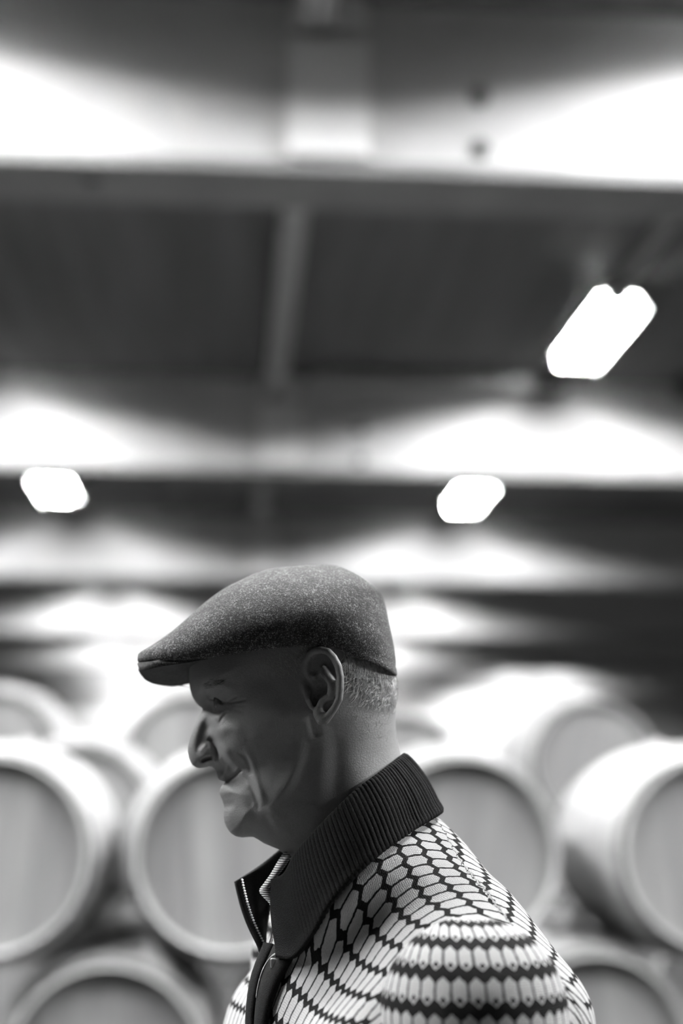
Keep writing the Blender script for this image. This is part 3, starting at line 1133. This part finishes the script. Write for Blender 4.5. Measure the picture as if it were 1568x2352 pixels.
# piping along the visor edge
edge = [tuple(p) for p in nearF[nearF[:, 0] < L(432, 1515)[0]]]
loop = [(p[0] + 0.0022, -p[1] * 0.985, p[2] - 0.0022 - DROOP * min(1.0, -p[1] / 0.062)) for p in reversed(edge)] + [(p[0] + 0.0022, p[1] * 0.995, p[2] - 0.0022) for p in edge[1:]]
pr = 0.0022 * np.clip(np.minimum(np.arange(len(loop)), np.arange(len(loop))[::-1]) / 6.0, 0.05, 1)
loop = catmull(loop[::2], 60)
pr = 0.0020 * np.clip(np.minimum(np.arange(60), np.arange(60)[::-1]) / 10.0, 0.05, 1)
pp = tube('visor_piping', up(loop), pr, M['tweed'], capn, 6)

# ---- sweater
PHI = math.radians(17)
NB = L(850, 1990, 0.0)
FW = np.array((-math.cos(PHI), -math.sin(PHI)))
LF = np.array((math.sin(PHI), -math.cos(PHI)))


def to_t(P):
    """man frame -> torso frame (forward, to his left, up from eye height)"""
    d = P[..., :2] - NB[:2]
    return np.stack([d @ FW, d @ LF, P[..., 2]], -1)


def from_t(T):
    T = np.asarray(T, float)
    xy = NB[:2] + T[..., 0:1] * FW + T[..., 1:2] * LF
    return np.concatenate([xy, T[..., 2:3]], -1)


def sd_rbox(P, c, hs, r):
    q = np.abs(P - np.array(c)) - np.array(hs)
    return np.linalg.norm(np.maximum(q, 0), axis=-1) + np.minimum(q.max(-1), 0) - r


CT = [(626, 2021, -.035), (655, 2006, -.048), (680, 1961, -.056), (715, 1921, -.064), (760, 1874, -.069), (815, 1820, -.066), (873, 1775, -.052), (926, 1734, -.004),
      (880, 1785, .050), (800, 1845, .066), (730, 1900, .062), (665, 1940, .046), (605, 1986, .028), (540, 2024, .006)]
CB = [(642, 2200, -.058), (682, 2200, -.074), (723, 2153, -.088), (766, 2079, -.098), (816, 2021, -.100), (873, 1964, -.092), (937, 1914, -.066), (1003, 1866, -.004),
      (945, 1925, .066), (870, 1985, .09), (790, 2050, .085), (715, 2120, .06), (655, 2165, .03), (610, 2196, -.012)]
_cb = to_t(np.array([L(*p) for p in CB]))
_ct = to_t(np.array([L(*p) for p in CT]))
for i_, j_ in ((8, 6), (9, 5), (10, 4), (11, 3), (12, 2)):
    _cb[i_] = _cb[j_] * np.array((1, -1, 1))
_cc = _cb.mean(0)


YR = (0.070, 0.068, 0.050)


def sd_torso(T, yoke=True):
    A = np.abs(T[..., 1])
    S = np.stack([T[..., 0], A, T[..., 2]], -1)
    Sh = S.copy()
    Sh[..., 0] += 0.34 * np.clip(T[..., 2] + 0.25, -0.05, 0.3)
    d = sd_rbox(Sh, (0.0, 0, -0.315), (0.058, 0.135, 0.125), 0.055)
    d = smin(d, sd_ell(S, (-0.058, 0.05, -0.23), (0.092, 0.125, 0.17)), 0.05)
    d = smin(d, sd_ell(S, (0.0, 0, -0.58), (0.130, 0.180, 0.22)), 0.08)
    d = smin(d, sd_cone(S, (-0.035, 0.02, -0.115), (-0.028, 0.160, -0.163), 0.072, 0.060), 0.05)
    if not yoke: return d
    # the yoke rises to the seam of the collar
    d = smin(d, sd_cone(S, (0.030, 0.015, -0.165), (-0.004, 0.022, -0.085), YR[0], YR[1]), 0.03)
    d = smin(d, sd_cone(S, (-0.004, 0.022, -0.085), (-0.035, 0.010, -0.060), YR[1], YR[2]), 0.03)
    lo_, hi_ = _cb.min(0) - 0.07, _cb.max(0) + 0.07
    m = ((T > lo_) & (T < hi_)).all(-1)
    Tm_ = T[m]
    ring = np.full(len(Tm_), 1.0)
    for i in range(2, len(_cb) - 3):
        a = _cb[i] + (_cc - _cb[i]) * 0.10 + np.array((0, 0, -0.008)); b = _cb[i + 1] + (_cc - _cb[i + 1]) * 0.10 + np.array((0, 0, -0.008))
        ring = np.minimum(ring, sd_cone(Tm_, a, b, 0.007, 0.007))
    d = d.copy()
    d[m] = smin(d[m], ring, 0.02)
    return d


ARM = [(-0.016, 0.186, -0.156), (-0.030, 0.235, -0.42), (0.065, 0.225, -0.66)]


def sd_arm(T):
    A = np.abs(T[..., 1])
    S = np.stack([T[..., 0], A, T[..., 2]], -1)
    d = sd_cone(S, ARM[0], ARM[1], 0.072, 0.060)
    d = smin(d, sd_cone(S, ARM[1], ARM[2], 0.058, 0.046), 0.02)
    return d


def folds(T):
    return 0.0022 * np.sin(T[..., 2] * 75 + 9 * T[..., 1] + 2.0 * np.sin(T[..., 0] * 30)) * np.clip((-0.18 - T[..., 2]) * 8, 0, 1)


def mat_knit():
    """rows of pale pointed cells on dark wool, with a dark dot in the foot of every cell"""
    t = NT('patterned_knit', 0.9, spec=0.1)
    uv = t.new('ShaderNodeAttribute', attribute_name='knit')
    sep = t.new('ShaderNodeSeparateXYZ')
    t.link(uv.outputs['Vector'], sep.inputs[0])
    U, Vv_ = sep.outputs[0], sep.outputs[1]
    wob = t.noise(260, 2)
    wob2 = t.noise(330, 2)
    U = t.math('ADD', U, t.math('MULTIPLY', t.math('SUBTRACT', wob, 0.5), 0.16))
    Vv_ = t.math('ADD', Vv_, t.math('MULTIPLY', t.math('SUBTRACT', wob2, 0.5), 0.10))
    row = t.math('FLOOR', Vv_)
    y = t.math('FRACT', Vv_)
    half = t.math('MULTIPLY', t.math('MODULO', t.math('ABSOLUTE', row), 2.0), 0.5)
    x = t.math('SUBTRACT', t.math('FRACT', t.math('ADD', U, half)), 0.5)
    ax = t.math('ABSOLUTE', x)
    # half width of the cell along its length; dotted rows are set further apart
    Dz = sep.outputs[2]
    m0 = t.math('ADD', 0.02, t.math('MULTIPLY', Dz, 0.07))
    dtop = t.math('MULTIPLY', t.math('SUBTRACT', y, m0), 2.3)
    dbot = t.math('MULTIPLY', t.math('SUBTRACT', t.math('SUBTRACT', 1.0, m0), y), 2.3)
    hw = t.math('MINIMUM', t.math('MINIMUM', dtop, dbot), 0.42)
    light = t.math('GREATER_THAN', t.math('SUBTRACT', hw, ax), 0.0)
    # dark diamond near the foot
    dd = t.math('ADD', t.math('MULTIPLY', ax, 1.3), t.math('MULTIPLY', t.math('ABSOLUTE', t.math('SUBTRACT', y, 0.74)), 2.6))
    dot = t.math('GREATER_THAN', dd, t.math('MULTIPLY', Dz, 0.27))
    fac = t.math('MULTIPLY', light, dot)
    fuzz = t.noise(1500, 2)
    st = t.new('ShaderNodeTexWave', wave_type='BANDS')
    mix = t.math('ADD', t.math('MULTIPLY', fac, t.math('ADD', 0.29, t.math('MULTIPLY', fuzz, 0.30))), t.math('ADD', 0.006, t.math('MULTIPLY', fuzz, 0.009)))
    comb = t.new('ShaderNodeCombineColor')
    for i in range(3): t.link(mix, comb.inputs[i])
    t.color(comb.outputs[0])
    # knitted ribs: fine V stitches
    sx = t.math('SINE', t.math('MULTIPLY', U, 2 * math.pi * 6))
    sy = t.math('SINE', t.math('ADD', t.math('MULTIPLY', Vv_, 2 * math.pi * 14), t.math('MULTIPLY', t.math('ABSOLUTE', sx), 2.0)))
    t.bump(t.math('ADD', t.math('MULTIPLY', t.math('ADD', sx, sy), 0.4), fuzz), 0.5, 0.0012)
    return t.m


M['knit'] = mat_knit()
PU, PV = 0.0121, 0.0245


def knit_attr(o, uv):
    a = o.data.attributes.new('knit', 'FLOAT_VECTOR', 'POINT')
    buf = np.zeros((len(uv), 3), np.float32)
    buf[:, :] = uv
    a.data.foreach_set('vector', buf.ravel())


HT = 0.0035
lo = np.array((NB[0] - 0.26, NB[1] - 0.30, -0.74)); hi = np.array((NB[0] + 0.30, NB[1] + 0.30, 0.05))
G = grid_pts(lo, hi, HT)
TG = to_t(G)
d = sd_torso(TG) + folds(TG)
# open at the neck and the hem
nk = sd_cone(TG, (0.06, 0, 0.10), (0.02, 0, -0.16), 0.085, 0.045)
V, Q = surface_nets(d, lo, HT)
TV = to_t(V)
# lengths along the cloth: front and back panels are measured up from chest level, column by column
NL, NA = 81, 181
lt = np.linspace(-0.24, 0.24, NL)
at_ = np.linspace(-0.6, math.pi + 0.6, NA)
CF, CZ = -0.02, -0.30
LL, AA = np.meshgrid(lt, at_, indexing='ij')
r0 = np.zeros_like(LL); r1 = np.full_like(LL, 0.40)
for _ in range(22):
    rm = 0.5 * (r0 + r1)
    dd = sd_torso(np.stack([CF + rm * np.cos(AA), LL, CZ + rm * np.sin(AA)], -1), False)
    r1 = np.where(dd > 0, rm, r1); r0 = np.where(dd > 0, r0, rm)
PF = CF + r0 * np.cos(AA); PZ = CZ + r0 * np.sin(AA)
seg = np.hypot(np.diff(PF, axis=1), np.diff(PZ, axis=1))
seg = np.minimum(seg, 0.02)
SL = np.concatenate([np.zeros((NL, 1)), np.cumsum(seg, 1)], 1)
i_f = np.argmin(np.abs(at_)); i_b = np.argmin(np.abs(at_ - math.pi))
SFr = SL - SL[:, i_f:i_f + 1]
SBk = SL[:, i_b:i_b + 1] - SL
ker = np.ones(7) / 7
for q in (SFr, SBk):
    for j in range(NA): q[:, j] = np.convolve(np.pad(q[:, j], 3, mode='edge'), ker, 'valid')


# widths across the cloth, from the middle of each shoulder outwards and inwards
dlt = np.sqrt((lt[1] - lt[0]) ** 2 + np.minimum(np.diff(PF, axis=0) ** 2 + np.diff(PZ, axis=0) ** 2, np.where(lt[:-1] > 0.14, 0.022, 0.010)[:, None] ** 2))
UL = np.concatenate([np.zeros((1, NA)), np.cumsum(dlt, 0)], 0)
im = np.argmin(np.abs(lt - 0.13))
UL = UL - UL[im:im + 1] + 0.13
ker2 = np.ones(9) / 9
for i in range(NL): UL[i] = np.convolve(np.pad(UL[i], 4, mode='edge'), ker2, 'valid')


def bil(Tb, l, a):
    i = np.clip((l - lt[0]) / (lt[1] - lt[0]), 0, NL - 1.001); j = np.clip((a - at_[0]) / (at_[1] - at_[0]), 0, NA - 1.001)
    i0_ = i.astype(int); j0_ = j.astype(int); s_ = i - i0_; t_ = j - j0_
    return Tb[i0_, j0_] * (1 - s_) * (1 - t_) + Tb[i0_ + 1, j0_] * s_ * (1 - t_) + Tb[i0_, j0_ + 1] * (1 - s_) * t_ + Tb[i0_ + 1, j0_ + 1] * s_ * t_


ang_v = np.arctan2(TV[:, 2] - CZ, TV[:, 0] - CF)
ang_v = np.where(ang_v < -0.6, ang_v + 2 * np.pi, ang_v)
is_f = TV[:, 0] > -0.045 - 0.02 * np.clip(np.abs(TV[:, 1]) / 0.15, 0, 1)
low_part = ang_v < -0.55
sv = np.where(is_f, bil(SFr, TV[:, 1], ang_v), bil(SBk, TV[:, 1], ang_v))
sv = np.where(TV[:, 2] < CZ - 0.05, TV[:, 2] - CZ, sv)
uu_k = np.where(TV[:, 1] > 0, bil(UL, TV[:, 1], ang_v), TV[:, 1] + (bil(UL, np.zeros(len(TV)), ang_v)))
uu_k = uu_k - 1.0 * np.clip(sd_torso(TV, False), 0, 0.06)
uvk = np.stack([uu_k / PU, -sv / PV, np.clip((-0.215 - TV[:, 2]) / 0.03, 0, 1) * is_f], 1)
bodice = swe = mesh_obj('sweater', up(V), Q, M['knit'], man)
tag(swe, 'pale and dark patterned knitted sweater with ribbed zip collar')
knit_attr(bodice, uvk)

for s in (1, -1):
    def one_arm(T):
        T2 = T.copy(); T2[..., 1] *= s
        q = sd_arm(np.stack([T2[..., 0], np.where(T2[..., 1] > 0, T2[..., 1], 10), T2[..., 2]], -1))
        return q
    cpt = from_t(np.array((0.0, s * 0.2, 0)))
    lo2 = np.array((cpt[0] - 0.2, cpt[1] - 0.2, -0.72)); hi2 = np.array((cpt[0] + 0.2, cpt[1] + 0.2, -0.05))
    G2 = grid_pts(lo2, hi2, HT)
    T2 = to_t(G2)
    d2 = one_arm(T2) + folds(T2)
    V2, Q2_ = surface_nets(d2, lo2, HT)
    TV2 = to_t(V2)
    ax_f = np.interp(-TV2[:, 2], [0.156, 0.42, 0.66], [q[0] for q in ARM])
    ax_l = np.interp(-TV2[:, 2], [0.156, 0.42, 0.66], [q[1] for q in ARM])
    ang = np.arctan2(TV2[:, 0] - ax_f, s * TV2[:, 1] - ax_l + 0.05)
    zc_ = ARM[0][2]
    vs_ = np.where(TV2[:, 2] > zc_, 0.072 * (np.arccos(np.clip((TV2[:, 2] - zc_) / 0.072, -1, 1)) - math.pi / 2), zc_ - TV2[:, 2])
    uv2 = np.stack([ang * 0.112 / PU, vs_ / PV / 1.06 + 0.45, np.ones(len(TV2))], 1)
    sl = mesh_obj('sleeve', up(V2), Q2_, M['knit'], swe)
    knit_attr(sl, uv2)

# ---- collar
def mat_collar():
    t = NT('dark_rib_knit', 0.95, spec=0.08)
    n = t.noise(1200, 2)
    t.color(t.ramp(n, [(0.35, 0.006), (0.7, 0.016)]))
    t.bump(n, 0.6, 0.001)
    return t.m


M['collar'] = mat_collar()
NC = 720
top = catmull([L(*p) for p in CT], NC)
bot = catmull(from_t(_cb), NC)
arc = np.r_[0, np.cumsum(np.linalg.norm(np.diff(0.5 * (top + bot), axis=0), axis=1))]
cen = 0.5 * (top + bot).mean(0)
NR = 26
Vc = np.zeros((NR, NC, 3))
tan = np.gradient(0.5 * (top + bot), axis=0)
upv = top - bot
nrm = np.cross(tan, upv); nrm /= np.linalg.norm(nrm, axis=1)[:, None]
sgn = np.sign(((0.5 * (top + bot) - L(800, 1930, 0.0)) * nrm).sum(1).mean())
nrm *= sgn
ribs = np.abs(np.sin(np.pi * arc / 0.0042)) ** 0.8
frontfade = np.clip(np.minimum(arc, arc[-1] - arc) / 0.05 - 0.55, 0, 1)
for i in range(NR):
    t = i / (NR - 1)
    bul = 0.004 * math.sin(math.pi * t) + 0.0025 * math.exp(-((t - 0.0) / 0.12) ** 2)
    e = 0.0024 * math.sqrt(max(0, 1 - ((t - 0.5) / 0.5) ** 8))
    Vc[i] = bot * (1 - t) + top * t + nrm * (bul + e * ribs * frontfade)[:, None]
F = []
for i in range(NR - 1):
    for j in range(NC - 1):
        a = i * NC + j
        F.append((a, a + 1, a + NC + 1, a + NC))
if sgn > 0: pass
collar = mesh_obj('collar', up(Vc.reshape(-1, 3)), F, M['collar'], swe)
m = collar.modifiers.new('s', 'SOLIDIFY'); m.thickness = 0.004; m.offset = 0


def on_chest(l, z, off=0.0):
    f0, f1 = 0.0, 0.35
    for _ in range(30):
        fm = 0.5 * (f0 + f1)
        if sd_torso(np.array([[fm, l, z]]))[0] > off: f1 = fm
        else: f0 = fm
    return from_t(np.array((f0, l, z)))


def hit(u, v, off=0.004):
    """spot of the sweater front seen at a pixel"""
    y = -0.35
    for _ in range(200):
        p = L(u, v, y)
        dd = float(sd_torso(to_t(p[None]))[0]) - off
        if dd < 0.0004: break
        y += max(dd * 0.8, 0.0003)
    return p


# zip plackets down the chest and the closed zip between them
def ribbon(name, lines, mat, parent, thick=0.003, smooth=True):
    A = np.array(lines)
    n, m_ = A.shape[:2]
    F = []
    for i in range(n - 1):
        for k in range(m_ - 1):
            F.append((i * m_ + k, i * m_ + k + 1, (i + 1) * m_ + k + 1, (i + 1) * m_ + k))
    o = mesh_obj(name, up(A.reshape(-1, 3)), F, mat, parent, smooth)
    q = o.modifiers.new('s', 'SOLIDIFY'); q.thickness = thick; q.offset = 0
    return o


zs = np.linspace(-0.118, -0.36, 30)
for (a, b, nm) in ((0.003, 0.024, 'zip_placket'), (-0.024, -0.003, 'zip_placket')):
    rows_ = []
    for z in zs:
        rows_.append([on_chest(l, z, 0.0035 + 0.002 * math.sin(math.pi * q)) for q, l in zip(np.linspace(0, 1, 6), np.linspace(a, b + (0.022 * np.clip((z + 0.21) / 0.09, 0, 1) if a > 0 else 0), 6))])
    ribbon(nm, rows_, M['collar'], swe, 0.004)
t = NT('zip_metal', 0.38, 0.7, metal=1.0); M['metal'] = t.m
# teeth on the far collar edge and down the chest
e0 = [Vc[i, NC - 6] for i in range(2, NR)]
E = resample(np.array(e0), 27)
tv, tf = box_data(-0.0009, 0.0009, -0.0008, 0.0008, -0.0005, 0.0005)
tooth = None
for p in E:
    if tooth is None:
        tooth = mesh_obj('zip_tooth', tv, tf, M['metal'], swe, False); o = tooth
    else:
        o = tooth.copy(); COL.objects.link(o)
    o.location = (p[0] + 0.004, p[1] - 0.0035, p[2] + H)
    o.rotation_euler = (0.3, 0.5, 0)
# slider and its wire pull
sp = hit(628, 2212, 0.006)
v, f = box_data(-0.0028, 0.0028, -0.003, 0.003, -0.004, 0.004)
o = mesh_obj('zip_slider', [(a + sp[0], b + sp[1], c + sp[2] + H) for (a, b, c) in v], f, M['metal'], swe, False)
q = o.modifiers.new('b', 'BEVEL'); q.width = 0.0012; q.segments = 2
pull = [hit(u, v_, 0.007) for (u, v_, y) in [(645, 2186, -.062), (633, 2191, -.064), (622, 2199, -.066), (612, 2212, -.066), (603, 2230, -.066), (596, 2252, -.065), (591, 2275, -.064), (589, 2292, -.063)]]
tube('zip_pull', up(catmull(pull, 30)), 0.0009, M['metal'], swe, 6)


# pale lining turned over inside the collar
def mat_lining():
    t = NT('pale_lining', 0.9, spec=0.1)
    w = t.new('ShaderNodeTexWave', wave_type='BANDS', bands_direction='Z')
    w.inputs['Scale'].default_value = 170
    w.inputs['Distortion'].default_value = 1.5
    t.link(t.coord(), w.inputs['Vector'])
    t.color(t.ramp(w.outputs['Fac'], [(0.2, 0.12), (0.7, 0.75)]))
    t.bump(w.outputs['Fac'], 0.6, 0.001)
    return t.m


M['lining'] = mat_lining()
la = catmull([L(u, v_, y) for (u, v_, y) in [(656, 1956, -.012), (640, 1980, -.018), (624, 2008, -.024), (607, 2032, -.028), (598, 2046, -.030), (606, 2058, -.031), (622, 2076, -.033), (624, 2098, -.040), (628, 2130, -.047), (645, 2166, -.055)]], 40)
lb = catmull([L(u, v_, y) for (u, v_, y) in [(668, 1966, -.025), (652, 1990, -.030), (634, 2014, -.034), (622, 2032, -.036), (618, 2040, -.036), (624, 2056, -.038), (630, 2076, -.040), (634, 2104, -.045), (640, 2136, -.051), (649, 2166, -.057)]], 40)
ribbon('collar_lining', [[a, 0.5 * (a + b) + np.array((0, -0.003, 0)), b] for a, b in zip(la, lb)], M['lining'], swe, 0.0025)

# ---- trousers and shoes (below the frame)
t = mat_simple('dark_twill', 0.03, 0.05, 80, 0.9, 0.2); M['twill'] = t
t = mat_simple('black_leather', 0.02, 0.03, 40, 0.35, 0.1); M['leather'] = t
lo3 = np.array((NB[0] - 0.30, NB[1] - 0.30, -1.69)); hi3 = np.array((NB[0] + 0.30, NB[1] + 0.30, -0.60))
G3 = grid_pts(lo3, hi3, 0.008)
T3 = to_t(G3)
S3 = np.stack([T3[..., 0], np.abs(T3[..., 1]), T3[..., 2]], -1)
d3 = sd_ell(S3, (-0.01, 0, -0.80), (0.125, 0.172, 0.16))
d3 = smin(d3, sd_cone(S3, (-0.01, 0.085, -0.86), (-0.01, 0.10, -1.22), 0.085, 0.066), 0.03)
d3 = np.minimum(d3, sd_cone(S3, (-0.01, 0.10, -1.22), (-0.02, 0.11, -1.62), 0.066, 0.056))
d3 = smin(d3, sd_cone(S3, (0.075, 0.225, -0.68), (0.06, 0.165, -0.80), 0.05, 0.055), 0.03)
V3, Q3 = surface_nets(d3, lo3, 0.008)
tag(mesh_obj('trousers', up(V3), Q3, M['twill'], man), 'dark twill trousers')
for s in (1, -1):
    c = from_t(np.array((0.04, s * 0.115, -1.66)))
    lo4 = c + np.array((-0.25, -0.25, -0.04)); hi4 = c + np.array((0.25, 0.25, 0.12))
    G4 = grid_pts(lo4, hi4, 0.007)
    T4 = to_t(G4); T4[..., 1] *= s
    d4 = smin(sd_ell(T4, (0.06, 0.115, -1.65), (0.13, 0.047, 0.045)), sd_ell(T4, (-0.04, 0.112, -1.62), (0.06, 0.042, 0.08)), 0.03)
    d4 = np.maximum(d4, -(T4[..., 2] + 1.680))
    V4, Q4 = surface_nets(d4, lo4, 0.007)
    sh = mesh_obj('shoe', up(V4), Q4, M['leather'], man)
    d5 = np.maximum(np.maximum(d4 - 0.004, T4[..., 2] + 1.678), -(T4[..., 2] + 1.699))
    d5 = np.maximum(sd_ell(T4, (0.03, 0.114, -1.685), (0.155, 0.049, 0.06)), np.abs(T4[..., 2] + 1.688) - 0.0115)
    V5, Q5 = surface_nets(d5, lo4, 0.007)
    mesh_obj('sole', up(V5), Q5, M['leather'], sh)
